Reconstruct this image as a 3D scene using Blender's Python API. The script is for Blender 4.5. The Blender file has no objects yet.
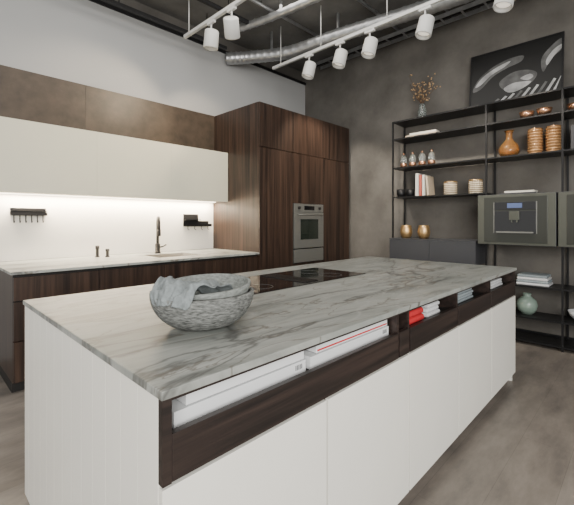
import bpy, bmesh, math, random
from mathutils import Vector, Matrix
random.seed(7)
C = bpy.context.scene.collection
ZOOM = (1.0, 287, 252.5)

# ------------------------------------------------------------------ materials
def new_mat(name):
    m = bpy.data.materials.new(name); m.use_nodes = True
    nt = m.node_tree
    return m, nt, nt.nodes['Principled BSDF']

def mk(name, col, rough=0.5, metal=0.0, var=0.0, scale=(5,5,5), bump=0.0, trans=0.0, emit=0.0, ecol=None, coat=0.0, detail=4, ior=1.45):
    m, nt, b = new_mat(name)
    b.inputs['Base Color'].default_value = (*col, 1)
    b.inputs['Roughness'].default_value = rough
    b.inputs['Metallic'].default_value = metal
    b.inputs['IOR'].default_value = ior
    if trans: b.inputs['Transmission Weight'].default_value = trans
    if coat: b.inputs['Coat Weight'].default_value = coat; b.inputs['Coat Roughness'].default_value = 0.1
    if emit:
        b.inputs['Emission Color'].default_value = (*(ecol or col), 1)
        b.inputs['Emission Strength'].default_value = emit
    tc = nt.nodes.new('ShaderNodeTexCoord'); mp = nt.nodes.new('ShaderNodeMapping')
    mp.inputs['Scale'].default_value = scale
    nz = nt.nodes.new('ShaderNodeTexNoise'); nz.inputs['Scale'].default_value = 1.0; nz.inputs['Detail'].default_value = detail
    nt.links.new(tc.outputs['Object'], mp.inputs[0]); nt.links.new(mp.outputs[0], nz.inputs['Vector'])
    cr = nt.nodes.new('ShaderNodeValToRGB')
    cr.color_ramp.elements[0].position = 0.3; cr.color_ramp.elements[1].position = 0.7
    v = max(var, 0.015)
    cr.color_ramp.elements[0].color = (*[c*(1-v) for c in col], 1)
    cr.color_ramp.elements[1].color = (*[min(1, c*(1+v)) for c in col], 1)
    nt.links.new(nz.outputs['Fac'], cr.inputs[0]); nt.links.new(cr.outputs[0], b.inputs['Base Color'])
    if bump:
        bp = nt.nodes.new('ShaderNodeBump'); bp.inputs['Strength'].default_value = bump; bp.inputs['Distance'].default_value = 0.01
        nt.links.new(nz.outputs['Fac'], bp.inputs['Height']); nt.links.new(bp.outputs[0], b.inputs['Normal'])
    return m

def ramp(nt, stops):
    cr = nt.nodes.new('ShaderNodeValToRGB'); e = cr.color_ramp.elements
    while len(e) > 1: e.remove(e[-1])
    e[0].position = stops[0][0]; e[0].color = (*stops[0][1], 1)
    for p, c in stops[1:]:
        n = e.new(p); n.color = (*c, 1)
    return cr

def wood(name, dark, light, axis='z', rough=0.42):
    m, nt, b = new_mat(name)
    tc = nt.nodes.new('ShaderNodeTexCoord'); mp = nt.nodes.new('ShaderNodeMapping')
    s = {'z': (26, 26, .7), 'x': (.9, 30, 30), 'y': (30, .9, 30)}[axis]
    mp.inputs['Scale'].default_value = s
    oi = nt.nodes.new('ShaderNodeObjectInfo'); ad = nt.nodes.new('ShaderNodeVectorMath'); ad.operation = 'ADD'
    mu = nt.nodes.new('ShaderNodeMath'); mu.operation = 'MULTIPLY'; mu.inputs[1].default_value = 20
    nt.links.new(oi.outputs['Random'], mu.inputs[0])
    nt.links.new(tc.outputs['Object'], mp.inputs[0]); nt.links.new(mp.outputs[0], ad.inputs[0]); nt.links.new(mu.outputs[0], ad.inputs[1])
    nz = nt.nodes.new('ShaderNodeTexNoise'); nz.inputs['Scale'].default_value = 1; nz.inputs['Detail'].default_value = 6; nz.inputs['Roughness'].default_value = .65
    nz.inputs['Distortion'].default_value = .5
    nt.links.new(ad.outputs[0], nz.inputs['Vector'])
    mid = [a*.55+c*.45 for a, c in zip(dark, light)]
    cr = ramp(nt, [(0.34, dark), (0.5, mid), (0.66, light)])
    nt.links.new(nz.outputs['Fac'], cr.inputs[0]); nt.links.new(cr.outputs[0], b.inputs['Base Color'])
    b.inputs['Roughness'].default_value = rough
    bp = nt.nodes.new('ShaderNodeBump'); bp.inputs['Strength'].default_value = .12; bp.inputs['Distance'].default_value = .003
    nt.links.new(nz.outputs['Fac'], bp.inputs['Height']); nt.links.new(bp.outputs[0], b.inputs['Normal'])
    return m

def marble(name, bright=1.0):
    m, nt, b = new_mat(name)
    tc = nt.nodes.new('ShaderNodeTexCoord'); mp = nt.nodes.new('ShaderNodeMapping')
    mp.inputs['Rotation'].default_value = (0, 0, math.radians(-24)); mp.inputs['Scale'].default_value = (.75, 3.4, 1.0)
    nt.links.new(tc.outputs['Object'], mp.inputs[0])
    n0 = nt.nodes.new('ShaderNodeTexNoise'); n0.inputs['Scale'].default_value = 1.25; n0.inputs['Detail'].default_value = 10; n0.inputs['Roughness'].default_value = .66; n0.inputs['Distortion'].default_value = .9
    nt.links.new(mp.outputs[0], n0.inputs['Vector'])
    k = bright
    c1 = ramp(nt, [(0.31, (.17*k, .185*k, .175*k)), (0.43, (.36*k, .38*k, .355*k)), (0.55, (.48*k, .495*k, .46*k)), (0.67, (.27*k, .285*k, .262*k))])
    nt.links.new(n0.outputs['Fac'], c1.inputs[0])
    def vein(scale, off, width, col, prev, fac):
        n = nt.nodes.new('ShaderNodeTexNoise'); n.inputs['Scale'].default_value = scale; n.inputs['Detail'].default_value = 6; n.inputs['Distortion'].default_value = 1.2
        a = nt.nodes.new('ShaderNodeVectorMath'); a.operation = 'ADD'; a.inputs[1].default_value = off
        nt.links.new(mp.outputs[0], a.inputs[0]); nt.links.new(a.outputs[0], n.inputs['Vector'])
        s = nt.nodes.new('ShaderNodeMath'); s.operation = 'SUBTRACT'; s.inputs[1].default_value = .5
        ab = nt.nodes.new('ShaderNodeMath'); ab.operation = 'ABSOLUTE'
        nt.links.new(n.outputs['Fac'], s.inputs[0]); nt.links.new(s.outputs[0], ab.inputs[0])
        r = ramp(nt, [(0.0, (fac, fac, fac)), (width, (0, 0, 0))])
        nt.links.new(ab.outputs[0], r.inputs[0])
        mx = nt.nodes.new('ShaderNodeMix'); mx.data_type = 'RGBA'
        nt.links.new(r.outputs[0], mx.inputs[0]); nt.links.new(prev, mx.inputs[6]); mx.inputs[7].default_value = (*[x*k for x in col], 1)
        return mx.outputs[2]
    o = vein(1.3, (15, 7, 0), .03, (.58, .59, .56), c1.outputs[0], .5)
    o = vein(.8, (3, 1, 0), .024, (.09, .09, .085), o, .80)
    o = vein(1.6, (9, 4, 0), .014, (.14, .11, .08), o, .70)
    nt.links.new(o, b.inputs['Base Color'])
    b.inputs['Roughness'].default_value = .34
    return m

def concrete(name, a, c, scale=1.2, rough=.8, bump=.1):
    m, nt, b = new_mat(name)
    tc = nt.nodes.new('ShaderNodeTexCoord')
    n = nt.nodes.new('ShaderNodeTexNoise'); n.inputs['Scale'].default_value = scale; n.inputs['Detail'].default_value = 9; n.inputs['Roughness'].default_value = .62
    nt.links.new(tc.outputs['Object'], n.inputs['Vector'])
    cr = ramp(nt, [(.32, a), (.68, c)])
    nt.links.new(n.outputs['Fac'], cr.inputs[0]); nt.links.new(cr.outputs[0], b.inputs['Base Color'])
    b.inputs['Roughness'].default_value = rough
    bp = nt.nodes.new('ShaderNodeBump'); bp.inputs['Strength'].default_value = bump; bp.inputs['Distance'].default_value = .01
    nt.links.new(n.outputs['Fac'], bp.inputs['Height']); nt.links.new(bp.outputs[0], b.inputs['Normal'])
    return m

def floor_mat():
    m, nt, b = new_mat('floor_planks')
    tc = nt.nodes.new('ShaderNodeTexCoord')
    br = nt.nodes.new('ShaderNodeTexBrick'); br.inputs['Scale'].default_value = 1
    br.inputs['Brick Width'].default_value = 1.8; br.inputs['Row Height'].default_value = .24
    br.inputs['Mortar Size'].default_value = .0012; br.inputs['Mortar Smooth'].default_value = .5
    br.inputs['Color1'].default_value = (.235, .204, .176, 1); br.inputs['Color2'].default_value = (.285, .250, .218, 1)
    br.inputs['Mortar'].default_value = (.16, .14, .12, 1)
    nt.links.new(tc.outputs['Object'], br.inputs['Vector'])
    mp2 = nt.nodes.new('ShaderNodeMapping'); mp2.inputs['Scale'].default_value = (1.0, 3.0, 1)
    nt.links.new(tc.outputs['Object'], mp2.inputs[0])
    n = nt.nodes.new('ShaderNodeTexNoise'); n.inputs['Scale'].default_value = 2.0; n.inputs['Detail'].default_value = 10; n.inputs['Roughness'].default_value = .7
    nt.links.new(mp2.outputs[0], n.inputs['Vector'])
    cr = ramp(nt, [(.3, (.58, .59, .61)), (.5, (.92, .92, .92)), (.7, (1.25, 1.25, 1.25))])
    nt.links.new(n.outputs['Fac'], cr.inputs[0])
    mx = nt.nodes.new('ShaderNodeMix'); mx.data_type = 'RGBA'; mx.blend_type = 'MULTIPLY'; mx.inputs[0].default_value = 1
    nt.links.new(br.outputs[0], mx.inputs[6]); nt.links.new(cr.outputs[0], mx.inputs[7])
    nt.links.new(mx.outputs[2], b.inputs['Base Color']); b.inputs['Roughness'].default_value = .38
    return m

def striped(name, c1, c2, freq, rough=.7):
    m, nt, b = new_mat(name)
    tc = nt.nodes.new('ShaderNodeTexCoord'); wv = nt.nodes.new('ShaderNodeTexWave'); wv.bands_direction = 'Z'
    wv.inputs['Scale'].default_value = freq; wv.inputs['Distortion'].default_value = 1.2; wv.inputs['Detail'].default_value = 2
    nt.links.new(tc.outputs['Object'], wv.inputs['Vector'])
    cr = ramp(nt, [(.35, c1), (.6, c2)]); nt.links.new(wv.outputs['Fac'], cr.inputs[0])
    nt.links.new(cr.outputs[0], b.inputs['Base Color']); b.inputs['Roughness'].default_value = rough
    return m

M = {}
M['marble'] = marble('quartzite', .72)
M['marble2'] = marble('quartzite_worktop', .92)
M['walnut'] = wood('walnut_vertical', (.011, .0065, .005), (.070, .040, .027))
M['walnutx'] = wood('walnut_horizontal', (.009, .0065, .006), (.042, .027, .022), 'x')
M['cream'] = mk('cream_lacquer', (.86, .84, .77), .35, var=.01)
M['creamup'] = mk('cream_green_lacquer', (.70, .675, .54), .35, var=.01)
M['whitewall'] = mk('light_grey_paint', (.42, .422, .42), .85, var=.03, scale=(1, 1, 1))
M['darkwall'] = concrete('taupe_plaster', (.082, .075, .066), (.158, .147, .132), 1.7)
M['ceil'] = concrete('raw_concrete', (.12, .117, .11), (.21, .205, .195), 2.0)
M['floor'] = floor_mat()
M['bronze'] = concrete('bronze_panel', (.040, .029, .020), (.078, .057, .040), 7, .42, .03)
M['black'] = mk('black_steel', (.013, .013, .014), .4, .3)
M['charcoal'] = mk('charcoal_lacquer', (.045, .047, .053), .45)
M['darkin'] = mk('dark_carcass', (.016, .015, .014), .6)
M['steel'] = mk('brushed_steel', (.24, .24, .222), .35, .5, var=.05, scale=(2, 2, 200))
M['mach'] = mk('bronze_grey_steel', (.092, .096, .079), .32, .3, var=.05)
M['machp'] = mk('dark_glass_front', (.042, .044, .037), .15, .2, var=.03)
M['steelp'] = mk('grey_marking', (.12, .12, .12), .4)
M['sinkst'] = mk('sink_steel', (.60, .57, .52), .3, .8, var=.05)
M['glassblk'] = mk('black_glass', (.006, .006, .007), .05, 0, coat=.5)
M['ovglass'] = mk('oven_glass', (.022, .028, .022), .08, 0, coat=.5)
M['galv'] = mk('galvanised', (.50, .51, .52), .34, .8, var=.15, scale=(14, 14, 14))
M['lampw'] = mk('lamp_white', (.60, .60, .58), .4)
M['lens'] = mk('lamp_lens', (1, .93, .8), .2, emit=16, ecol=(1, .88, .62))
M['lensoff'] = mk('lamp_lens_dim', (.5, .48, .42), .2, emit=1.0, ecol=(1, .9, .75))
M['led'] = mk('led', (1, .9, .75), .3, emit=8, ecol=(1, .86, .66))
M['splash'] = mk('white_backsplash', (.88, .85, .79), .35, var=.01)
M['gunmetal'] = mk('gunmetal', (.035, .032, .030), .35, .5)
M['bowl'] = mk('speckled_stone', (.165, .17, .162), .85, var=.65, scale=(50, 50, 190), bump=.6, detail=6)
M['bowl2'] = mk('pale_stone', (.22, .235, .222), .85, var=.35, scale=(60, 60, 140), bump=.4, detail=6)
M['linen'] = mk('blue_grey_linen', (.225, .25, .255), .95, var=.15, scale=(90, 90, 90), bump=.25)
M['boxw'] = mk('white_card', (.74, .75, .76), .6)
M['red'] = mk('red_fabric', (.55, .025, .03), .7, var=.1, scale=(40, 40, 40))
M['towelw'] = mk('white_towel', (.60, .61, .62), .95, var=.12, scale=(90, 90, 90), bump=.3)
M['towelg'] = mk('grey_towel', (.26, .30, .32), .95, var=.15, scale=(90, 90, 90), bump=.3)
M['gold'] = mk('hammered_gold', (.66, .43, .20), .28, .85, var=.2, scale=(60, 60, 60), bump=.4)
M['copper'] = mk('copper', (.60, .33, .20), .25, .9, var=.1)
M['amber'] = mk('amber_glass', (.85, .47, .17), .06, trans=.85, var=.05)
M['ribgold'] = mk('ribbed_gold_glass', (.55, .32, .15), .2, .5, trans=.2, var=.1)
M['clear'] = mk('clear_glass', (.80, .85, .83), .04, trans=.9)
M['green'] = mk('green_glass', (.36, .47, .40), .12, trans=.35)
M['weave'] = striped('woven_pattern', (.16, .11, .06), (.56, .49, .37), 14)
M['paper'] = mk('paper', (.62, .60, .54), .8)
M['bookr'] = mk('book_red', (.42, .10, .07), .6)
M['bookk'] = mk('book_black', (.04, .04, .045), .5)
M['booksand'] = mk('book_sand', (.50, .41, .30), .6)
M['twig'] = mk('twig', (.12, .07, .04), .8)
M['blossom'] = mk('dried_blossom', (.42, .28, .15), .9, var=.4, scale=(40, 40, 40))
M['pblack'] = mk('print_black', (.008, .008, .008), .35)
M['pgrey'] = mk('print_grey', (.10, .10, .10), .35, var=.5, scale=(8, 8, 8))
M['plight'] = mk('print_light', (.42, .42, .42), .35, var=.4, scale=(9, 9, 9))
M['screen'] = mk('display_blue', (.08, .11, .22), .1, emit=.1, ecol=(.25, .35, .8))

# ------------------------------------------------------------------ helpers
def wloc(p):
    v = Vector((0, 0, 0))
    while p is not None:
        v += p.location; p = p.parent
    return v

def finish(name, me, loc, mat, parent):
    o = bpy.data.objects.new(name, me)
    if mat is not None and len(me.materials) == 0: me.materials.append(M[mat])
    C.objects.link(o)
    if parent is not None:
        o.parent = parent; o.location = Vector(loc) - wloc(parent)
    else: o.location = loc
    return o

def tag(o, label, cat, group=None, kind=None):
    o['label'] = label; o['category'] = cat
    if group: o['group'] = group
    if kind: o['kind'] = kind
    return o

def empty(name, loc, label, cat, group=None):
    o = bpy.data.objects.new(name, None); o.empty_display_size = .05
    C.objects.link(o); o.location = loc
    return tag(o, label, cat, group)

def boxes(name, exts, mat, parent=None, bevel=0.0, seg=2):
    lo = Vector([min(e[i*2] for e in exts) for i in range(3)]); hi = Vector([max(e[i*2+1] for e in exts) for i in range(3)])
    c = (lo+hi)/2
    bm = bmesh.new()
    for e in exts:
        s = Vector((e[1]-e[0], e[3]-e[2], e[5]-e[4])); cc = Vector(((e[0]+e[1])/2, (e[2]+e[3])/2, (e[4]+e[5])/2)) - c
        bmesh.ops.create_cube(bm, size=1, matrix=Matrix.Translation(cc) @ Matrix.Diagonal((*s, 1)))
    if bevel: bmesh.ops.bevel(bm, geom=bm.edges[:], offset=bevel, segments=seg, affect='EDGES', profile=.5)
    me = bpy.data.meshes.new(name); bm.to_mesh(me); bm.free()
    return finish(name, me, c, mat, parent)

def box(name, x0, x1, y0, y1, z0, z1, mat, parent=None, bevel=0.0, seg=2):
    return boxes(name, [(x0, x1, y0, y1, z0, z1)], mat, parent, bevel, seg)

def lathe(name, prof, loc, mat, parent=None, n=40, wob=0):
    bm = bmesh.new(); rings = []
    for r, z in prof:
        if r < 1e-5: rings.append([bm.verts.new((0, 0, z))]); continue
        rings.append([bm.verts.new(((r*(1+wob*math.sin(3*a+z*20)))*math.cos(a), (r*(1+wob*math.sin(3*a+z*20)))*math.sin(a), z)) for a in [2*math.pi*i/n for i in range(n)]])
    for A, B in zip(rings, rings[1:]):
        if len(A) == 1 and len(B) == 1: continue
        for i in range(n):
            j = (i+1) % n
            if len(A) == 1: bm.faces.new((A[0], B[j], B[i]))
            elif len(B) == 1: bm.faces.new((A[i], A[j], B[0]))
            else: bm.faces.new((A[i], A[j], B[j], B[i]))
    bmesh.ops.recalc_face_normals(bm, faces=bm.faces[:])
    for f in bm.faces: f.smooth = True
    me = bpy.data.meshes.new(name); bm.to_mesh(me); bm.free()
    return finish(name, me, loc, mat, parent)

def sweep_into(bm, pts, rad, n=12, cap=True, mi=0):
    pts = [Vector(p) for p in pts]; R = rad if isinstance(rad, (list, tuple)) else [rad]*len(pts)
    t0 = (pts[1]-pts[0]).normalized(); up = Vector((0, 0, 1)) if abs(t0.z) < .9 else Vector((1, 0, 0))
    nx = t0.cross(up).normalized(); rings = []
    for i, p in enumerate(pts):
        t = ((pts[min(i+1, len(pts)-1)]-pts[max(i-1, 0)])).normalized()
        nx = (nx - t*nx.dot(t)).normalized(); ny = t.cross(nx)
        rings.append([bm.verts.new(p+(nx*math.cos(a)+ny*math.sin(a))*R[i]) for a in [2*math.pi*k/n for k in range(n)]])
    for A, B in zip(rings, rings[1:]):
        for i in range(n):
            f = bm.faces.new((A[i], A[(i+1) % n], B[(i+1) % n], B[i])); f.smooth = True; f.material_index = mi
    if cap:
        bm.faces.new(rings[0][::-1]); bm.faces.new(rings[-1])

def tube(name, paths, rad, mat, parent=None, n=12):
    if not isinstance(paths[0][0], (list, tuple, Vector)): paths = [paths]
    allp = [Vector(p) for pa in paths for p in pa]
    c = sum(allp, Vector())/len(allp)
    bm = bmesh.new()
    for pa in paths: sweep_into(bm, [Vector(p)-c for p in pa], rad, n)
    me = bpy.data.meshes.new(name); bm.to_mesh(me); bm.free()
    return finish(name, me, c, mat, parent)

def dup(thing, loc, label=None):
    o = thing.copy(); C.objects.link(o); o.location = loc
    if label: o['label'] = label
    def rec(src, dst):
        for ch in src.children:
            k = ch.copy(); C.objects.link(k); k.parent = dst; rec(ch, k)
    rec(thing, o)
    return o

# ------------------------------------------------------------------ room
YW = 4.34; XW = 4.92; ZC = 3.95
def struct(o): o['kind'] = 'structure'; return o
struct(tag(box('floor', -3.5, 5.1, -3.5, 4.6, -.1, 0, 'floor'), 'taupe plank floor with stone-like mottling', 'floor'))
struct(tag(box('ceiling', -3.5, 5.1, -3.5, 4.6, ZC, ZC+.1, 'ceil'), 'raw grey concrete ceiling', 'ceiling'))
struct(tag(box('wall_left', -3.5, XW, YW, YW+.14, 0, 3.68, 'whitewall'), 'pale grey painted partition wall', 'wall'))
struct(tag(box('wall_upper', -3.5, XW, YW+.10, YW+.24, 3.68, ZC, 'darkwall'), 'dark plaster strip above the partition wall', 'wall'))
struct(tag(box('wall_back', XW, XW+.15, -3.5, 4.6, 0, ZC, 'darkwall'), 'dark taupe mottled plaster wall', 'wall'))
struct(tag(box('trim_1', -3.5, XW, YW-.02, YW+.10, 3.68, 3.72, 'black'), 'thin black trim capping the pale wall', 'trim'))
struct(tag(box('baseboard_back', XW-.012, XW, -3.5, 3.36, 0, .07, 'black'), 'low dark baseboard', 'baseboard'))

# ------------------------------------------------------------------ island
X0, X1, Y0, Y1 = .398, 3.47, .773, 2.15
isl = empty('kitchen_island', ((X0+X1)/2, (Y0+Y1)/2, 0), 'long island cabinet with cream fronts and dark wood open niche', 'kitchen island')
for k, (a, b_) in enumerate([(X0+.006, X0+.026), (X1-.026, X1-.006)]):
    ex = []
    y = Y0+.031
    while y < Y1-.02:
        y2 = min(y+.105, Y1-.010); ex.append((a, b_, y, y2-.0016, .0, .899)); y = y2
    ex.append((a+.002, b_-.003, Y0+.032, Y1-.013, .001, .898))
    boxes('end_panel', ex, 'cream', isl)
boxes('body', [(X0+.028, X1-.028, 1.16, Y1-.03, .08, .899), (X0+.028, X1-.028, .812, 1.16, .08, .795)], 'darkin', isl)
box('plinth', X0+.03, X1-.03, .84, Y1-.06, 0, .08, 'darkin', isl)
boxes('niche_frame', [(X0+.007, X0+.030, Y0+.010, Y0+.030, .70, .899), (X1-.030, X1-.007, Y0+.010, Y0+.030, .70, .899),
      (X0+.027, X0+.034, Y0+.030, 1.16, .795, .899), (X1-.034, X1-.027, Y0+.030, 1.16, .795, .899),
      (X0+.030, X1-.030, Y0+.012, Y0+.03, .889, .899)], 'walnutx', isl)
for a, b_ in [(1.50, 1.515), (1.60, 1.615), (2.20, 2.215), (2.82, 2.832)]:
    box('divider', a, b_, Y0+.016, 1.16, .70, .889, 'walnutx', isl)
for a, b_ in [(X0+.031, 1.499), (1.516, 1.599), (1.616, 2.199), (2.216, 2.819), (2.833, X1-.031)]:
    box('drawer_front', a, b_, Y0+.010, Y0+.030, .702, .812, 'walnutx', isl, .001)
dx = [X0+.006, 1.0, 1.60, 2.21, 2.83, X1-.006]
for a, b_ in zip(dx, dx[1:]):
    box('door', a+(.0050 if a > .5 else 0), b_-.0050, Y0+.008, Y0+.022, .075, .695, 'cream', isl, .0006)
tag(box('island_countertop', X0, X1, Y0, Y1, .90, .921, 'marble', None, .002), 'grey veined quartzite island countertop slab', 'countertop')

# cooktop
ck = empty('induction_cooktop', (1.76, 1.70, .921), 'black glass induction cooktop set in the stone top', 'cooktop')
box('glass_plate', 1.22, 2.31, 1.46, 1.94, .9212, .925, 'glassblk', ck, .001)
box('steel_rim', 1.212, 2.318, 1.452, 1.948, .9210, .9222, 'steel', ck)
boxes('extractor_grille', [(1.70+i*.022, 1.70+i*.022+.014, 1.50, 1.90, .925, .929) for i in range(6)], 'gunmetal', ck)
for cx, cy in [(1.42, 1.60), (1.42, 1.80), (2.08, 1.60), (2.08, 1.80)]:
    lathe('cooking_zone', [(.078, .925), (.078, .9256), (.0765, .9256), (.0765, .925)], (cx, cy, 0), 'steelp', ck, 48)

# bowls
BX, BY, BZ = .767, 1.176, .9215
def bowlprof(R, H, rb, t, bot=0.0):
    out = [(0, bot), (rb, bot)]
    for i in range(1, 11):
        a = i/10; out.append((rb+(R-rb)*math.sin(a*math.pi/2)**.9, bot+H*(1-math.cos(a*math.pi/2))**.85))
    inn = [(r-t if r > t else 0, z+(t if i < 3 else t*.3)) for i, (r, z) in enumerate(out)][::-1]
    inn = [(max(0, r), z) for r, z in inn]
    inn[-1] = (0, bot+t)
    return out+inn
b1 = lathe('stone_bowl', bowlprof(.187, .122, .075, .011), (BX, BY, BZ), 'bowl', None, 56, .008)
tag(b1, 'large rough speckled grey stone bowl on the island', 'bowl')
b2 = lathe('stone_bowl', bowlprof(.163, .080, .07, .009), (BX+.016, BY-.004, BZ+.070), 'bowl2', None, 56, .010)
b2.rotation_euler = (math.radians(2), math.radians(-4), 0)
tag(b2, 'smaller pale grey bowl nested inside the larger one', 'bowl')
def cloth():
    bm = bmesh.new(); N = 70; vs = []
    ang = math.radians(196)
    ex_, ey_ = math.cos(ang), math.sin(ang); px, py = -ey_, ex_
    prof = [(-.09, .118), (-.05, .128), (0, .138), (.05, .150), (.10, .163), (.14, .168), (.168, .160), (.186, .140), (.190, .118), (.186, .100)]
    def P(s):
        q = s*(len(prof)-1); i = min(int(q), len(prof)-2); f = q-i
        return prof[i][0]*(1-f)+prof[i+1][0]*f, prof[i][1]*(1-f)+prof[i+1][1]*f
    for i in range(N+1):
        row = []
        for j in range(N+1):
            s = i/N; t = (j/N-.5)*2
            edge = 1+.10*math.sin(t*5+1+s*3)+.06*math.sin(s*17)
            d, z = P(min(1, s*(1+.05*math.sin(t*7))))
            w = (.070+.030*math.sin(s*3.1))*t*edge
            fold = .010*math.sin(t*7+s*3.5+math.sin(s*6))+.006*math.sin(t*13-s*6+1)+.004*math.sin(t*23+s*9)
            if s > .62: d += fold*.6*(s-.55)*2
            z += fold*(1 if s < .75 else .3)+.007*math.sin(s*13+t*5)+.004*math.sin(s*29-t*9)
            d -= (w*w)*2.8*(1 if s > .4 else .5)
            row.append(bm.verts.new((ex_*d+px*w, ey_*d+py*w, z)))
        vs.append(row)
    for i in range(N):
        for j in range(N):
            f = bm.faces.new((vs[i][j], vs[i+1][j], vs[i+1][j+1], vs[i][j+1])); f.smooth = True
    me = bpy.data.meshes.new('linen_napkin'); bm.to_mesh(me); bm.free()
    o = finish('linen_napkin', me, (BX, BY, BZ), 'linen', None)
    sm = o.modifiers.new('s', 'SOLIDIFY'); sm.thickness = .003
    return tag(o, 'crumpled blue-grey linen napkin draped in the bowls', 'napkin')
cloth()

# niche contents
def card_box(x0, x1, y0, y1, z0, z1, stripe, label, rot=0):
    e = empty('storage_box', ((x0+x1)/2, (y0+y1)/2, z0), label, 'box', 'flat boxes in the island niche')
    box('box_base', x0, x1, y0, y1, z0, z0+(z1-z0)*.58, 'boxw', e, .001)
    box('lid', x0+.035, x1-.004, y0+.004, y1, z0+(z1-z0)*.58+.003, z1, 'boxw', e, .0015)
    box('shadow_gap', x0+.04, x1-.01, y0+.01, y1-.01, z0+(z1-z0)*.58, z0+(z1-z0)*.58+.003, 'bookk', e)
    if stripe: box('stripe', x0+.04, x1-.01, y0+.0032, y0+.005, z0+(z1-z0)*.70, z0+(z1-z0)*.78, stripe, e)
    boxes('printed_label', [(x1-.05+i*.007, x1-.05+i*.007+.003, y0-.0008, y0+.001, z0+.018, z0+.034) for i in range(5)], 'bookk', e)
    return e
card_box(.455, .935, .822, 1.13, .7965, .868, None, 'long white cardboard box lying in the niche')
card_box(.960, 1.485, .822, 1.12, .7965, .870, 'red', 'white cardboard box with a thin red stripe')

def soft(name, x0, x1, y0, y1, z0, layers, th, mat, label, cat, group=None):
    e = empty(name, ((x0+x1)/2, (y0+y1)/2, z0), label, cat, group)
    for i in range(layers):
        d = random.uniform(-.006, .006)
        o = box('fold', x0+d+.004*i, x1+d-.004*i, y0+abs(d), y1, z0+i*th, z0+(i+1)*th-.001, mat, e, th*.42, 4)
        for p in o.data.polygons: p.use_smooth = True
    return e
soft('folded_cloth', 1.64, 1.86, .82, 1.06, .796, 2, .034, 'red', 'folded bright red cloth in the island niche', 'cloth')
soft('folded_cloth', 1.89, 2.05, .82, 1.06, .796, 3, .024, 'towelw', 'folded white cloth next to the red one', 'cloth')
soft('folded_towel', 2.25, 2.62, .83, 1.06, .796, 4, .018, 'towelg', 'folded grey towel in the island niche', 'towel')
soft('folded_towel', 2.88, 3.30, .83, 1.06, .796, 3, .019, 'towelw', 'folded pale towel in the island niche', 'towel')

# ------------------------------------------------------------------ back kitchen run
us = [.57, 1.175, 1.78, 2.385, 2.985]
for i, (a, b_) in enumerate(zip(us, us[1:])):
    e = empty('base_cabinet', ((a+b_)/2, 3.85, 0), 'dark walnut base cabinet with handleless drawers', 'cabinet', 'base cabinets under the worktop')
    ex = [(a, a+.018, 3.42, YW-.01, .08, .898), (b_-.018, b_, 3.42, YW-.01, .08, .898), (a+.018, b_-.018, 3.42, YW-.01, .08, .70)]
    boxes('body', ex, 'walnut', e)
    box('drawer', a+.0015, b_-.0015, 3.392, 3.417, .70, .876, 'walnut', e, .001)
    box('drawer', a+.0015, b_-.0015, 3.392, 3.417, .40, .69, 'walnut', e, .001)
    box('drawer', a+.0015, b_-.0015, 3.392, 3.417, .09, .39, 'walnut', e, .001)
    box('grip_recess', a, b_, 3.4185, 3.421, .66, .898, 'darkin', e)
    box('plinth', a, b_, 3.46, YW-.01, 0, .08, 'darkin', e)
sx0, sx1, sy0, sy1 = 1.85, 2.34, 3.62, 4.02
tag(boxes('worktop', [(.55, sx0, 3.37, YW-.02, .90, .921), (sx1, 2.988, 3.37, YW-.02, .90, .921), (sx0, sx1, 3.37, sy0, .90, .921), (sx0, sx1, sy1, YW-.02, .90, .921)], 'marble2'),
    'pale veined stone worktop along the wall', 'countertop')
sk = empty('kitchen_sink', ((sx0+sx1)/2, (sy0+sy1)/2, .75), 'undermounted stainless steel kitchen sink', 'sink')
g = .001
boxes('basin', [(sx0+g, sx1-g, sy0+g, sy1-g, .75, .76), (sx0+g, sx0+.008, sy0+g, sy1-g, .76, .918), (sx1-.008, sx1-g, sy0+g, sy1-g, .76, .918),
                (sx0+.008, sx1-.008, sy0+g, sy0+.008, .76, .918), (sx0+.008, sx1-.008, sy1-.008, sy1-g, .76, .918)], 'sinkst', sk)
lathe('drain', [(0, .7605), (.04, .7605), (.045, .764), (.035, .762), (0, .7615)], ((sx0+sx1)/2, (sy0+sy1)/2, 0), 'gunmetal', sk, 24)

fx, fy = 2.08, 4.14
fa = empty('kitchen_faucet', (fx, fy, .921), 'dark gunmetal gooseneck faucet behind the sink', 'faucet')
lathe('base', [(0, .921), (.034, .921), (.034, .932), (.028, .937), (.028, 1.03), (.024, 1.035), (0, 1.035)], (fx, fy, 0), 'gunmetal', fa, 24)
pts = [(fx, fy, 1.03), (fx, fy, 1.24)]
for i in range(1, 13):
    a = math.pi*i/12; pts.append((fx-.035*(1-math.cos(a)), fy-.085*(1-math.cos(a)), 1.24+.085*math.sin(a)+.02*math.sin(a)))
pts.append((fx-.07, fy-.17, 1.20))
tube('spout', pts, .0165, 'gunmetal', fa)
tube('spray_head', [(fx-.07, fy-.17, 1.205), (fx-.07, fy-.17, 1.13)], .021, 'gunmetal', fa)
tube('lever', [(fx+.02, fy, .99), (fx+.065, fy-.01, 1.0), (fx+.10, fy-.015, 1.02)], .008, 'gunmetal', fa)
for (kx, ky, h) in [(1.42, 4.16, .12), (1.50, 4.10, .085)]:
    kb = empty('soap_dispenser', (kx, ky, .921), 'small dark metal soap dispenser on the worktop', 'soap dispenser', 'worktop dispensers')
    lathe('body', [(0, .921), (.024, .921), (.024, .926), (.015, .932), (.015, .921+h*.7), (.019, .921+h*.72), (.019, .921+h), (0, .921+h)], (kx, ky, 0), 'gunmetal', kb, 20)
    tube('nozzle', [(kx, ky, .921+h*.9), (kx-.01, ky-.05, .921+h*.92), (kx-.01, ky-.055, .921+h*.8)], .005, 'gunmetal', kb)

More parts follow.
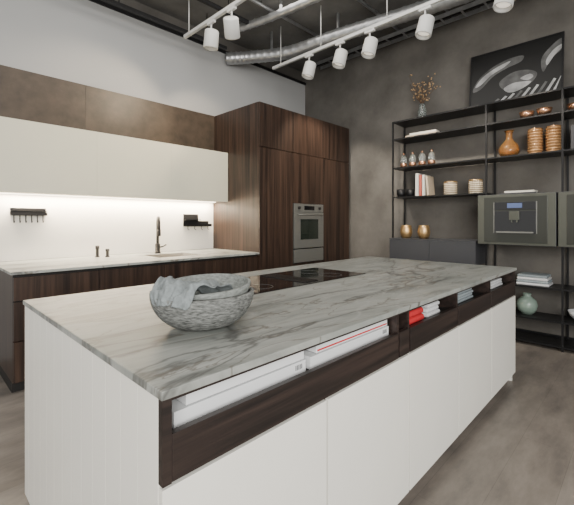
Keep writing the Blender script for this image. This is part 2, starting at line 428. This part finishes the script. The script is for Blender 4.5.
tag(box('backsplash', .55, 2.985, YW-.016, YW-.001, .922, 1.56, 'splash'), 'plain white backsplash panel lit from above', 'backsplash')
hr = empty('hook_rack', (.845, YW-.02, 1.36), 'black wall rack with a row of hooks', 'rack')
boxes('shelf', [(.70, .99, YW-.075, YW-.017, 1.352, 1.360), (.70, .99, YW-.023, YW-.017, 1.36, 1.425), (.70, .99, YW-.079, YW-.075, 1.352, 1.385), (.70, .99, YW-.07, YW-.017, 1.392, 1.40)], 'black', hr)
for i in range(6):
    hx = .725+i*.047
    tube('hook', [(hx, YW-.045, 1.352), (hx, YW-.045, 1.30), (hx, YW-.055, 1.285), (hx, YW-.07, 1.30)], .0045, 'black', hr, 8)
wr = empty('wall_rack', (2.70, YW-.02, 1.21), 'black metal wall rack with a ledge', 'rack')
boxes('back_plate', [(2.52, 2.90, YW-.024, YW-.017, 1.235, 1.30), (2.52, 2.74, YW-.024, YW-.017, 1.30, 1.39)], 'black', wr)
boxes('ledge', [(2.52, 2.90, YW-.10, YW-.024, 1.228, 1.236), (2.52, 2.90, YW-.104, YW-.10, 1.228, 1.262), (2.52, 2.74, YW-.09, YW-.024, 1.31, 1.318)], 'black', wr)
for i in range(4):
    tube('rail', [(2.54+i*.1, YW-.10, 1.23), (2.54+i*.1, YW-.10, 1.195), (2.56+i*.1, YW-.10, 1.185)], .004, 'black', wr, 8)

# wall cabinets
for i, (a, b_) in enumerate([(.55, 1.36), (1.36, 2.17), (2.17, 2.985)]):
    e = empty('wall_cabinet', ((a+b_)/2, YW-.01, 1.552), 'cream handleless wall cabinet with lit underside', 'cabinet', 'wall cabinets over the worktop')
    box('body', a, b_, 4.012, YW-.042, 1.56, 2.195, 'creamup', e)
    box('door', a+.0003, b_-.0003, 3.99, 4.010, 1.552, 2.198, 'creamup', e, .0004)
    box('led_strip', a, b_, 4.27, 4.295, 1.552, 1.5598, 'led', e)['label'] = 'warm led strip'
for i, (a, b_) in enumerate([(.55, 1.345), (1.347, 2.985)]):
    tag(box('wall_panel', a, b_, YW-.04, YW-.001, 1.562, 2.745, 'bronze'), 'dark bronze wall panel above the cream cabinets', 'panel', 'bronze wall panels')

# tall cabinets
tx = [2.99, 3.58, 4.21, 4.857]
FY = 3.37; TZ = 2.745
for i, (a, b_) in enumerate(zip(tx, tx[1:])):
    e = empty('tall_cabinet', ((a+b_)/2, 3.85, 0), ['tall walnut cabinet with long plain door', 'tall walnut oven housing cabinet', 'tall walnut cabinet beside the plaster wall'][i], 'cabinet', 'tall walnut cabinets')
    if i == 1:
        boxes('body', [(a+.0005, b_-.0005, 3.75, YW-.002, .08, TZ), (a+.0005, a+.018, FY+.024, 3.75, .08, TZ), (b_-.018, b_-.0005, FY+.024, 3.75, .08, TZ),
                       (a+.018, b_-.018, FY+.024, 3.75, .08, .72), (a+.018, b_-.018, FY+.024, 3.75, 1.56, TZ)], 'walnut', e)
        box('door', a+.002, b_-.002, FY, FY+.022, 2.206, TZ-.003, 'walnut', e, .001)
        box('door', a+.002, b_-.002, FY, FY+.022, 1.536, 2.198, 'walnut', e, .001)
        box('drawer', a+.002, b_-.002, FY, FY+.022, .09, .735, 'walnut', e, .001)
    else:
        box('body', a+.0005, b_-.0005, FY+.024, YW-.002, .08, TZ, 'walnut', e)
        box('door', a+.002, b_-.002, FY, FY+.022, 2.206, TZ-.003, 'walnut', e, .001)
        box('door', a+.002, b_-.002, FY, FY+.022, .09, 2.198, 'walnut', e, .001)
    box('plinth', a+.0005, b_-.0005, FY+.06, YW-.01, 0, .08, 'darkin', e)
a, b_ = 3.59, 4.20
ov = empty('built_in_oven', ((a+b_)/2, FY, .93), 'stainless steel built-in oven with dark glass window', 'oven')
box('oven_case', a+.01, b_-.01, FY+.004, 3.74, .932, 1.532, 'steel', ov)
box('control_panel', a, b_, FY-.012, FY+.003, 1.42, 1.532, 'steel', ov, .002)
box('door', a, b_, FY-.016, FY+.003, .935, 1.415, 'steel', ov, .002)
box('window', a+.12, b_-.12, FY-.018, FY-.014, 1.05, 1.325, 'ovglass', ov)
tube('handle', [(a+.06, FY-.018, 1.385), (a+.06, FY-.05, 1.385), (b_-.06, FY-.05, 1.385), (b_-.06, FY-.018, 1.385)], .008, 'steel', ov)
box('display', a+.20, b_-.20, FY-.014, FY-.011, 1.45, 1.505, 'glassblk', ov)
for kx in (a+.09, b_-.09):
    o = lathe('knob', [(0, .022), (.018, .022), (.020, 0), (0, 0)], (kx, FY-.012, 1.477), 'gunmetal', ov, 24); o.rotation_euler[0] = math.pi/2
wd = empty('warming_drawer', ((a+b_)/2, FY, .74), 'stainless warming drawer below the oven', 'drawer')
box('drawer_case', a+.01, b_-.01, FY+.004, 3.74, .742, .920, 'steel', wd)
box('drawer_front', a, b_, FY-.014, FY+.003, .744, .920, 'steel', wd, .002)

# ------------------------------------------------------------------ shelving
SX0, SX1 = 4.55, 4.90
ys = [2.46, 1.315, .62, -.075]
sh = empty('shelving_unit', (4.72, 1.2, 0), 'black steel open shelving unit against the plaster wall', 'shelving')
pr = .009
for y in ys:
    for x in (SX0+pr, SX1-pr):
        z0 = 1.0755 if y == ys[0] else 0
        box('post', x-pr, x+pr, y-pr, y+pr, z0, 2.619, 'black', sh)
Ym = ys[-1]
for z in (2.62, 2.39, 2.007):
    box('shelf', SX0+.001, SX1-.001, Ym, ys[0], z-.016, z, 'black', sh)
box('shelf', SX0+.001, SX1-.001, ys[1], ys[0], 1.62-.016, 1.62, 'black', sh)
for z in (.623, .295, .05):
    box('shelf', SX0+.001, SX1-.001, Ym, ys[1]+.4, z-.016, z, 'black', sh)
bc = empty('low_cabinet', (4.7, 1.9, .80), 'charcoal grey hanging cabinet under the shelves', 'cabinet')
box('body', 4.492, 4.90, 1.40, 2.46, .80, 1.06, 'charcoal', bc)
box('cabinet_top', 4.47, 4.90, 1.395, 2.465, 1.061, 1.0745, 'charcoal', bc)
box('drawer', 4.47, 4.490, 1.40, 1.928, .80, 1.058, 'charcoal', bc, .001)
box('drawer', 4.47, 4.490, 1.932, 2.46, .80, 1.058, 'charcoal', bc, .001)

def appliance(name, y0, y1, label, cat, coffee):
    e = empty(name, (4.6, (y0+y1)/2, 1.045), label, cat)
    boxes('housing', [(4.46, 4.53, y0, y1, 1.045, 1.585), (4.53, 4.88, y0+.02 if not coffee else .66, (y1-.045 if not coffee else 1.30), 1.05, 1.58)], 'charcoal', e)
    box('front_frame', 4.445, 4.459, y0+.004, y1-.004, 1.05, 1.58, 'mach', e, .002)
    ya, yb = y0+.165, y1-.175
    box('front_plate', 4.438, 4.446, y0+.07, y1-.07, 1.075, 1.555, 'machp', e, .002)
    if coffee:
        box('control_display', 4.432, 4.4385, ya, yb, 1.42, 1.50, 'glassblk', e, .001)
        box('screen', 4.430, 4.4325, ya+.12, yb-.12, 1.437, 1.486, 'screen', e)
        box('dispensing_niche', 4.4355, 4.4385, ya, yb, 1.17, 1.405, 'glassblk', e, .001)
        boxes('spout', [(4.405, 4.4355, (ya+yb)/2-.045, (ya+yb)/2+.045, 1.31, 1.40), (4.41, 4.43, (ya+yb)/2-.03, (ya+yb)/2-.018, 1.285, 1.31), (4.41, 4.43, (ya+yb)/2+.018, (ya+yb)/2+.03, 1.285, 1.31)], 'mach', e, .002)
        boxes('side_trim', [(4.432, 4.4375, ya-.010, ya-.002, 1.17, 1.50), (4.432, 4.4375, yb+.002, yb+.010, 1.17, 1.50)], 'steel', e)
        box('drip_tray', 4.40, 4.4355, ya+.02, yb-.02, 1.175, 1.19, 'steel', e, .002)
    else:
        box('window', 4.434, 4.4385, y0+.12, y1-.15, 1.12, 1.42, 'glassblk', e, .001)
        box('control_display', 4.434, 4.4385, y0+.2, y1-.2, 1.46, 1.52, 'glassblk', e, .001)
    return e
appliance('coffee_machine', .655, 1.372, 'built-in steel coffee machine with black dispensing niche', 'coffee machine', True)
appliance('compact_oven', -.075, .642, 'built-in steel compact oven beside the coffee machine', 'oven', False)

# --- shelf contents
def book(x, y, z, w, d, h, cov, label, tilt=0, group='books on the shelves'):
    e = empty('book', (x, y, z), label, 'book', group)
    boxes('cover', [(x, x+d, y, y+.003, z, z+h), (x, x+d, y+w-.003, y+w, z, z+h), (x, x+.003, y+.003, y+w-.003, z, z+h)], cov, e)
    box('pages', x+.0035, x+d-.004, y+.0035, y+w-.0035, z+.003, z+h-.004, 'paper', e)
    e.rotation_euler[0] = tilt
    return e
def flatbook(x, y, z, L, D, h, cov, label, rot=0, group='stacked books on the shelves'):
    e = empty('book', (x, y, z), label, 'book', group)
    boxes('cover', [(x-D/2, x+D/2, y-L/2, y+L/2, z, z+.003), (x-D/2, x+D/2, y-L/2, y+L/2, z+h-.003, z+h), (x-D/2, x-D/2+.003, y-L/2, y+L/2, z+.003, z+h-.003)], cov, e)
    box('pages', x-D/2+.004, x+D/2-.003, y-L/2+.003, y+L/2-.003, z+.0035, z+h-.0035, 'paper', e)
    e.rotation_euler[2] = rot
    return e
vx, vy = 4.72, 2.13
tag(lathe('glass_vase', [(0, 0), (.05, 0), (.058, .03), (.052, .12), (.036, .17), (.038, .205), (.034, .205), (.032, .17), (.048, .12), (.053, .03), (0, .012)], (vx, vy, 2.621), 'clear', None, 32), 'clear glass bottle vase on the top shelf', 'vase')
df = empty('dried_branches', (vx, vy, 2.65), 'dried brown blossom branches in the glass vase', 'dried flowers')
bm = bmesh.new(); tips = []
for i in range(15):
    a = random.uniform(0, 2*math.pi); r = random.uniform(.10, .30); h = random.uniform(.26, .52)
    p = [(0, 0, 0), (.008*math.cos(a), .008*math.sin(a), .17)]
    for s in (.35, .7, 1): p.append((r*.4*s*math.cos(a)+random.uniform(-.01, .01), r*s*math.sin(a), .17+(h-.1)*s))
    sweep_into(bm, p, .0026, 6)
    for s in (2, 3, 4):
        for q in range(2): tips.append(Vector(p[s])+Vector((random.uniform(-.03, .03), random.uniform(-.05, .05), random.uniform(-.03, .04))))
        sweep_into(bm, [p[s], tips[-1]], .0018, 5)
me = bpy.data.meshes.new('stems'); bm.to_mesh(me); bm.free()
finish('stems', me, (vx, vy, 2.65), 'twig', df)
bm = bmesh.new()
for t in tips: bmesh.ops.create_icosphere(bm, subdivisions=1, radius=random.uniform(.007, .014), matrix=Matrix.Translation(t))
me = bpy.data.meshes.new('blossoms'); bm.to_mesh(me); bm.free()
finish('blossoms', me, (vx, vy, 2.65), 'blossom', df)['kind'] = 'stuff'

# framed print, leaning : plain monochrome stand-in (draped arm, soft oval, striped cloth)
W, H = .93, .70
ox, oy, oz = 4.80, 1.115, 2.6235
pc = empty('framed_print', (ox, oy, oz), 'black framed black-and-white photo print leaning on the wall', 'picture')
boxes('frame', [(ox-.01, ox+.015, oy-W/2, oy-W/2+.018, oz, oz+H), (ox-.01, ox+.015, oy+W/2-.018, oy+W/2, oz, oz+H),
             (ox-.01, ox+.015, oy-W/2+.018, oy+W/2-.018, oz, oz+.018), (ox-.01, ox+.015, oy-W/2+.018, oy+W/2-.018, oz+H-.018, oz+H)], 'black', pc)
bm = bmesh.new()
def smooth_poly(pts):
    n = len(pts); out = []
    for i in range(n):
        a, b, c, d = [Vector(pts[(i+k-1) % n]) for k in range(4)]
        for k in range(6):
            t = k/6
            out.append(.5*((2*b)+(-a+c)*t+(2*a-5*b+4*c-d)*t*t+(-a+3*b-3*c+d)*t**3))
    return out
def poly(pts, mi, lift, sm=True):
    P_ = smooth_poly(pts) if sm else [Vector(p) for p in pts]
    vs = [bm.verts.new((-.004-lift*.0006, (W/2-.018)-(W-.036)*min(max(p[0], 0), 1), .018+(H-.036)*min(max(p[1], 0), 1))) for p in P_]
    f = bm.faces.new(vs); f.material_index = mi
poly([(0, 0), (1, 0), (1, 1), (0, 1)], 0, 0, False)
poly([(.02, .34), (.08, .54), (.22, .70), (.42, .80), (.60, .80), (.58, .70), (.42, .64), (.26, .54), (.12, .36)], 1, 1)
poly([(.05, .42), (.14, .58), (.30, .70), (.46, .76), (.40, .68), (.24, .58), (.12, .44)], 2, 2)
poly([(.36, .44), (.50, .54), (.66, .52), (.76, .42), (.70, .28), (.56, .20), (.42, .24), (.35, .34)], 1, 2)
poly([(.40, .28), (.50, .34), (.62, .33), (.70, .30), (.62, .22), (.52, .18), (.44, .20)], 2, 3)
poly([(.58, .40), (.68, .44), (.72, .38), (.66, .34)], 2, 3)
for k in range(9):
    b0 = .22+k*.085
    poly([(b0, .0), (b0+.034, .0), (min(b0+.14, 1), .10+.022*k), (min(b0+.115, 1), .12+.022*k)], 2 if k % 3 else 1, 5, False)
poly([(.82, .42), (.90, .62), (1, .74), (1, .92), (.90, .84), (.80, .66)], 1, 1)
poly([(.86, .52), (.93, .66), (1, .76), (1, .82), (.92, .76), (.85, .62)], 2, 2)
me = bpy.data.meshes.new('print'); bm.to_mesh(me); bm.free()
for k in ('pblack', 'pgrey', 'plight'): me.materials.append(M[k])
finish('print', me, (ox, oy, oz), None, pc)
pc.rotation_euler[1] = math.radians(8)

# second shelf
flatbook(4.70, 2.09, 2.391, .40, .24, .022, 'booksand', 'large sand coloured book lying flat')
flatbook(4.70, 2.07, 2.4135, .34, .22, .022, 'paper', 'white book on top of another', .05)
cp = lathe('copper_bowl', [(0, 0), (.035, 0), (.06, .03), (.072, .075), (.069, .075), (.056, .032), (0, .006)], (4.66, .945, 2.391), 'copper', None, 32)
tag(cp, 'small round copper bowl', 'bowl', 'copper bowls on the shelf')
dup(cp, (4.64, .785, 2.391)); dup(cp, (4.66, .53, 2.391))
# third shelf
gc = empty('glass_jar', (4.68, 2.367, 2.008), 'small glass jar with a coppery base', 'jar', 'glass jars on the shelf')
lathe('jar_base', [(0, 0), (.045, 0), (.045, .06), (.04, .065), (0, .065)], (4.68, 2.367, 2.008), 'copper', gc, 24)
lathe('jar_glass', [(.036, .066), (.042, .10), (.036, .15), (.012, .17), (0, .172)], (4.68, 2.367, 2.008), 'clear', gc, 24)
lathe('stopper', [(0, .173), (.012, .175), (.016, .188), (.009, .20), (0, .202)], (4.68, 2.367, 2.008), 'copper', gc, 16)
for y in (2.24, 2.11, 1.985): dup(gc, (4.68, y, 2.008))
tag(lathe('amber_vase', [(0, 0), (.07, 0), (.10, .05), (.102, .09), (.085, .14), (.05, .18), (.032, .21), (.034, .27), (.05, .30), (.046, .30), (.029, .27), (.028, .21), (.045, .18), (.08, .135), (.096, .09), (.09, .05), (0, .01)], (4.72, 1.127, 2.008), 'amber', None, 40), 'round amber glass vase with a narrow neck', 'vase')
rp = [(0, 0)]
for i in range(9): rp += [(.060, .03*i), (.074, .03*i+.008), (.074, .03*i+.020), (.060, .03*i+.027)]
rp += [(.07, .275), (.066, .275), (.055, .02), (0, .015)]
rv = tag(lathe('ribbed_glass', rp, (4.72, .880, 2.008), 'ribgold', None, 32), 'tall ribbed amber glass cylinder', 'glass', 'ribbed amber glasses')
dup(rv, (4.72, .715, 2.008))
y = .565
for k, (w, h, c) in enumerate([(.03, .24, 'bookk'), (.04, .26, 'paper'), (.03, .23, 'booksand'), (.035, .25, 'bookk')]):
    y -= w+.003; book(4.62, y, 2.008, w, .18, h, c, 'upright book on the black shelf')
# fourth shelf
book(4.60, 2.125, 1.621, .040, .18, .29, 'paper', 'tall white book standing upright')
book(4.60, 2.085, 1.621, .030, .18, .27, 'bookr', 'dark red book standing upright')
book(4.60, 2.045, 1.621, .030, .18, .265, 'paper', 'cream book standing upright')
book(4.60, 1.986, 1.6212, .026, .18, .25, 'booksand', 'sand coloured book leaning against the others', math.radians(-5))
kb = tag(lathe('black_cup', [(0, 0), (.045, 0), (.055, .04), (.055, .10), (.051, .10), (.05, .04), (0, .006)], (4.72, 2.29, 1.621), 'black', None, 28), 'small matt black cup', 'cup', 'black cups')
dup(kb, (4.66, 2.395, 1.621))
wb = empty('woven_canister', (4.70, 1.76, 1.621), 'patterned beige canister with lid', 'canister', 'patterned canisters')
lathe('canister_body', [(0, 0), (.072, 0), (.076, .008), (.076, .142), (.072, .148), (0, .148)], (4.70, 1.76, 1.621), 'weave', wb, 36)
lathe('lid', [(0, .1485), (.077, .1485), (.077, .160), (.07, .166), (0, .168)], (4.70, 1.76, 1.621), 'gold', wb, 36)
dup(wb, (4.70, 1.47, 1.621))
flatbook(4.67, 1.02, 1.586, .34, .18, .02, 'bookk', 'dark book lying on the coffee machine', .03)
flatbook(4.67, 1.0, 1.6065, .28, .16, .02, 'paper', 'white booklet on the coffee machine', -.04)
gp = tag(lathe('gold_cup', [(0, 0), (.05, 0), (.072, .04), (.078, .09), (.066, .15), (.06, .17), (.056, .17), (.062, .145), (.073, .09), (.068, .04), (0, .008)], (4.66, 2.32, 1.0755), 'gold', None, 32), 'hammered gold tealight cup', 'cup', 'gold cups on the low cabinet')
dup(gp, (4.66, 2.08, 1.0755))
for k in range(4):
    e = empty('folded_towel', (4.70, .885, .624+k*.028), 'grey folded towel in a stack', 'towel', 'stacked towels on the low shelf')
    o = box('fold', 4.58, 4.82, .735+.006*k, 1.03-.004*k, .624+k*.028, .624+k*.028+.0275, 'towelg' if k % 2 else 'towelw', e, .011, 3)
tag(lathe('green_vase', [(0, 0), (.055, 0), (.09, .05), (.10, .10), (.085, .15), (.045, .185), (.035, .20), (.045, .22), (.04, .22), (.03, .20), (.04, .18), (.08, .145), (.094, .10), (.084, .05), (0, .01)], (4.72, .955, .296), 'green', None, 40), 'round pale green glass vase', 'vase')
tag(lathe('white_bowl', [(0, 0), (.05, 0), (.10, .05), (.12, .10), (.115, .10), (.095, .055), (0, .01)], (4.72, .48, .296), 'boxw', None, 40), 'white ceramic bowl on the low shelf', 'bowl')

# ------------------------------------------------------------------ ceiling services
def track(x, y0, y1, z, rods):
    e = empty('lighting_track', (x, (y0+y1)/2, z), 'pale metal lighting track hung from the ceiling', 'lighting track', 'lighting tracks')
    box('rail', x-.018, x+.018, y0, y1, z-.018, z+.018, 'lampw', e, .003)
    for y in rods: tube('rod', [(x, y, z+.018), (x, y, ZC)], .006, 'lampw', e, 8)
    return e
track(2.26, -1.5, 3.84, 3.42, [3.75, 2.7, 1.6, .2])
track(3.58, -1.5, 3.75, 3.42, [3.6, 2.9, 2.0, 1.1])
def spot(x, y, z, tilt, yaw, lit, label):
    e = empty('track_spotlight', (x, y, z+.19), label, 'spotlight', 'white track spotlights')
    box('adapter', x-.016, x+.016, y-.06, y+.06, z+.165, z+.192, 'lampw', e, .003)
    tube('stem', [(x, y, z+.166), (x, y, z+.085)], .009, 'lampw', e, 10)
    o = lathe('lamp_head', [(0, .09), (.066, .09), (.074, .082), (.077, -.085), (.071, -.095), (.064, -.08), (.06, -.03), (0, -.025)], (x, y, z), 'lampw', e, 32)
    l = lathe('lens', [(0, -.055), (.060, -.055), (.060, -.050), (0, -.050)], (x, y, z), 'lens' if lit else 'lensoff', o, 24)
    l.location = (0, 0, 0)
    o.rotation_euler = (tilt, 0, yaw)
    return e
for (y, t, yw, lit) in [(3.31, .15, 0, False), (2.96, .75, -.8, True)]:
    spot(2.26, y, 3.21, t, yw, lit, 'white cylindrical track spotlight' + (', switched on' if lit else ''))
for y in (3.09, 2.61, 2.21, 1.585, .885): spot(3.58, y, 3.21, .25, .9, False, 'white cylindrical track spotlight')

def cat(P, n=26):
    out = []; Q = [Vector(p) for p in P]; Q = [Q[0]*2-Q[1]]+Q+[Q[-1]*2-Q[-2]]
    for i in range(1, len(Q)-2):
        for k in range(n):
            t = k/n; a, b, c, d = Q[i-1:i+3]
            out.append(.5*((2*b)+(-a+c)*t+(2*a-5*b+4*c-d)*t*t+(-a+3*b-3*c+d)*t**3))
    out.append(Q[-2]); return out
def duct(ctrl, r, label, hang):
    dp = cat(ctrl); c0 = Vector(ctrl[len(ctrl)//2])
    dc = empty('ventilation_duct', c0, label, 'duct', 'ceiling ducts')
    bm = bmesh.new()
    sweep_into(bm, [p-c0 for p in dp], [r+(.006 if i % 5 == 0 else 0) for i in range(len(dp))], 24)
    me = bpy.data.meshes.new('duct_pipe'); bm.to_mesh(me); bm.free(); finish('duct_pipe', me, c0, 'galv', dc)
    for idx in hang:
        p = dp[idx]; box('hanger', p.x-.012, p.x+.012, p.y-.012, p.y+.012, p.z+r, ZC, 'galv', dc)
duct([(3.20, 4.30, 3.60), (3.45, 4.02, 3.62), (3.70, 3.55, 3.62), (3.85, 2.9, 3.66), (4.0, 2.2, 3.68), (4.15, 1.4, 3.70), (4.25, .4, 3.70), (4.3, -1.2, 3.70)], .082,
     'galvanised round ventilation duct under the ceiling', (40, 80, 120, 150))
duct([(3.05, 3.9, 3.82), (3.15, 3.3, 3.80), (3.25, 2.4, 3.80), (3.38, 1.2, 3.80), (3.42, -.8, 3.80)], .045,
     'slimmer galvanised duct beside the large one', (30, 60, 90))
for (ya_, z_, r_) in [(2.45, 3.90, .020), (1.45, 3.90, .020), (1.80, 3.90, .014), (3.35, 3.90, .020)]:
    cp_ = empty('conduit_pipe', (3, ya_, z_), 'thin galvanised conduit crossing under the ceiling', 'pipe', 'ceiling conduits')
    tube('pipe', [(.5, ya_, z_), (XW-.01, ya_, z_)], r_, 'galv', cp_)
    for x in (1.5, 3.0, 4.5): tube('rod', [(x, ya_, z_+r_), (x, ya_, ZC)], .005, 'black', cp_, 8)
ct = empty('cable_tray', (4.55, 1, 3.85), 'galvanised ladder cable tray along the ceiling', 'cable tray')
boxes('tray', [(4.62, 4.63, -1.5, 3.9, 3.80, 3.85), (4.80, 4.81, -1.5, 3.9, 3.80, 3.85)] + [(4.63, 4.80, -1.4+i*.25, -1.38+i*.25, 3.802, 3.812) for i in range(21)], 'galv', ct)
tube('cable_bundle', [(4.70, -1.5, 3.827), (4.71, 1, 3.827), (4.70, 3.9, 3.827)], .014, 'black', ct)
for y in (-.5, .8, 2.1, 3.4): box('hanger', 4.71, 4.72, y, y+.01, 3.845, ZC, 'galv', ct)
for (y_, z_) in [(4.05, 3.60), (3.6, 3.78)]:
    cr_ = empty('ceiling_rail', (2, y_, z_), 'dark steel ceiling rail', 'rail', 'ceiling rails')
    box('rail', -1.5, 3.0, y_-.02, y_+.02, z_-.02, z_+.02, 'black', cr_)
    for x in (-1, .5, 1.6, 2.7): tube('rod', [(x, y_, z_+.02), (x, y_, ZC)], .006, 'black', cr_, 8)

# ------------------------------------------------------------------ lights
def area(loc, target, sx, sy, power, col):
    l = bpy.data.lights.new('area_light', 'AREA'); l.shape = 'RECTANGLE'; l.size = sx; l.size_y = sy; l.energy = power; l.color = col
    o = bpy.data.objects.new('area_light', l); C.objects.link(o); o.location = loc
    o.rotation_euler = (Vector(target)-Vector(loc)).to_track_quat('-Z', 'Y').to_euler(); return o
def spotl(loc, target, power, col, size=60, blend=.6, r=.05):
    l = bpy.data.lights.new('spot_light', 'SPOT'); l.energy = power; l.color = col; l.spot_size = math.radians(size); l.spot_blend = blend; l.shadow_soft_size = r
    o = bpy.data.objects.new('spot_light', l); C.objects.link(o); o.location = loc
    o.rotation_euler = (Vector(target)-Vector(loc)).to_track_quat('-Z', 'Y').to_euler(); return o
w = bpy.data.worlds.new('w'); bpy.context.scene.world = w; w.use_nodes = True
w.node_tree.nodes['Background'].inputs[0].default_value = (1, .99, .96, 1); w.node_tree.nodes['Background'].inputs[1].default_value = 1.0
area((-1.6, -2.6, 2.3), (2.2, 2.0, 1.0), 4.0, 2.4, 330, (1, .98, .94))
area((2.0, 2.0, 3.9), (2.0, 2.0, 0), 3.0, 2.5, 80, (1, .95, .88))
la = area((1.77, YW-.10, 1.545), (1.77, YW-.04, 0.9), 2.35, .04, 58, (1, .83, .62))
for y in (3.09, 2.21, 1.585, .885): spotl((3.62, y, 3.08), (4.85, y+.1, 1.6), 105, (1, .90, .76), 58)
spotl((3.60, 2.61, 3.08), (3.9, 3.37, 1.9), 95, (1, .86, .68), 70)
spotl((2.24, 2.96, 3.08), (1.6, 4.2, 2.4), 95, (1, .80, .55), 70)
spotl((2.24, 3.31, 3.08), (2.7, 4.2, 2.4), 40, (1, .80, .55), 70)

# ------------------------------------------------------------------ camera
cd = bpy.data.cameras.new('camera'); cam = bpy.data.objects.new('camera', cd); C.objects.link(cam)
cam.location = (0, 0, 1.30); cam.rotation_euler = (math.radians(90), 0, math.radians(-45.8))
z_, u0, v0 = ZOOM
cd.sensor_width = 36; cd.lens = 373/574*36*z_; cd.shift_x = (u0-287)/574*z_; cd.shift_y = (221-v0)/574*z_; cd.clip_start = .03
bpy.context.scene.camera = cam
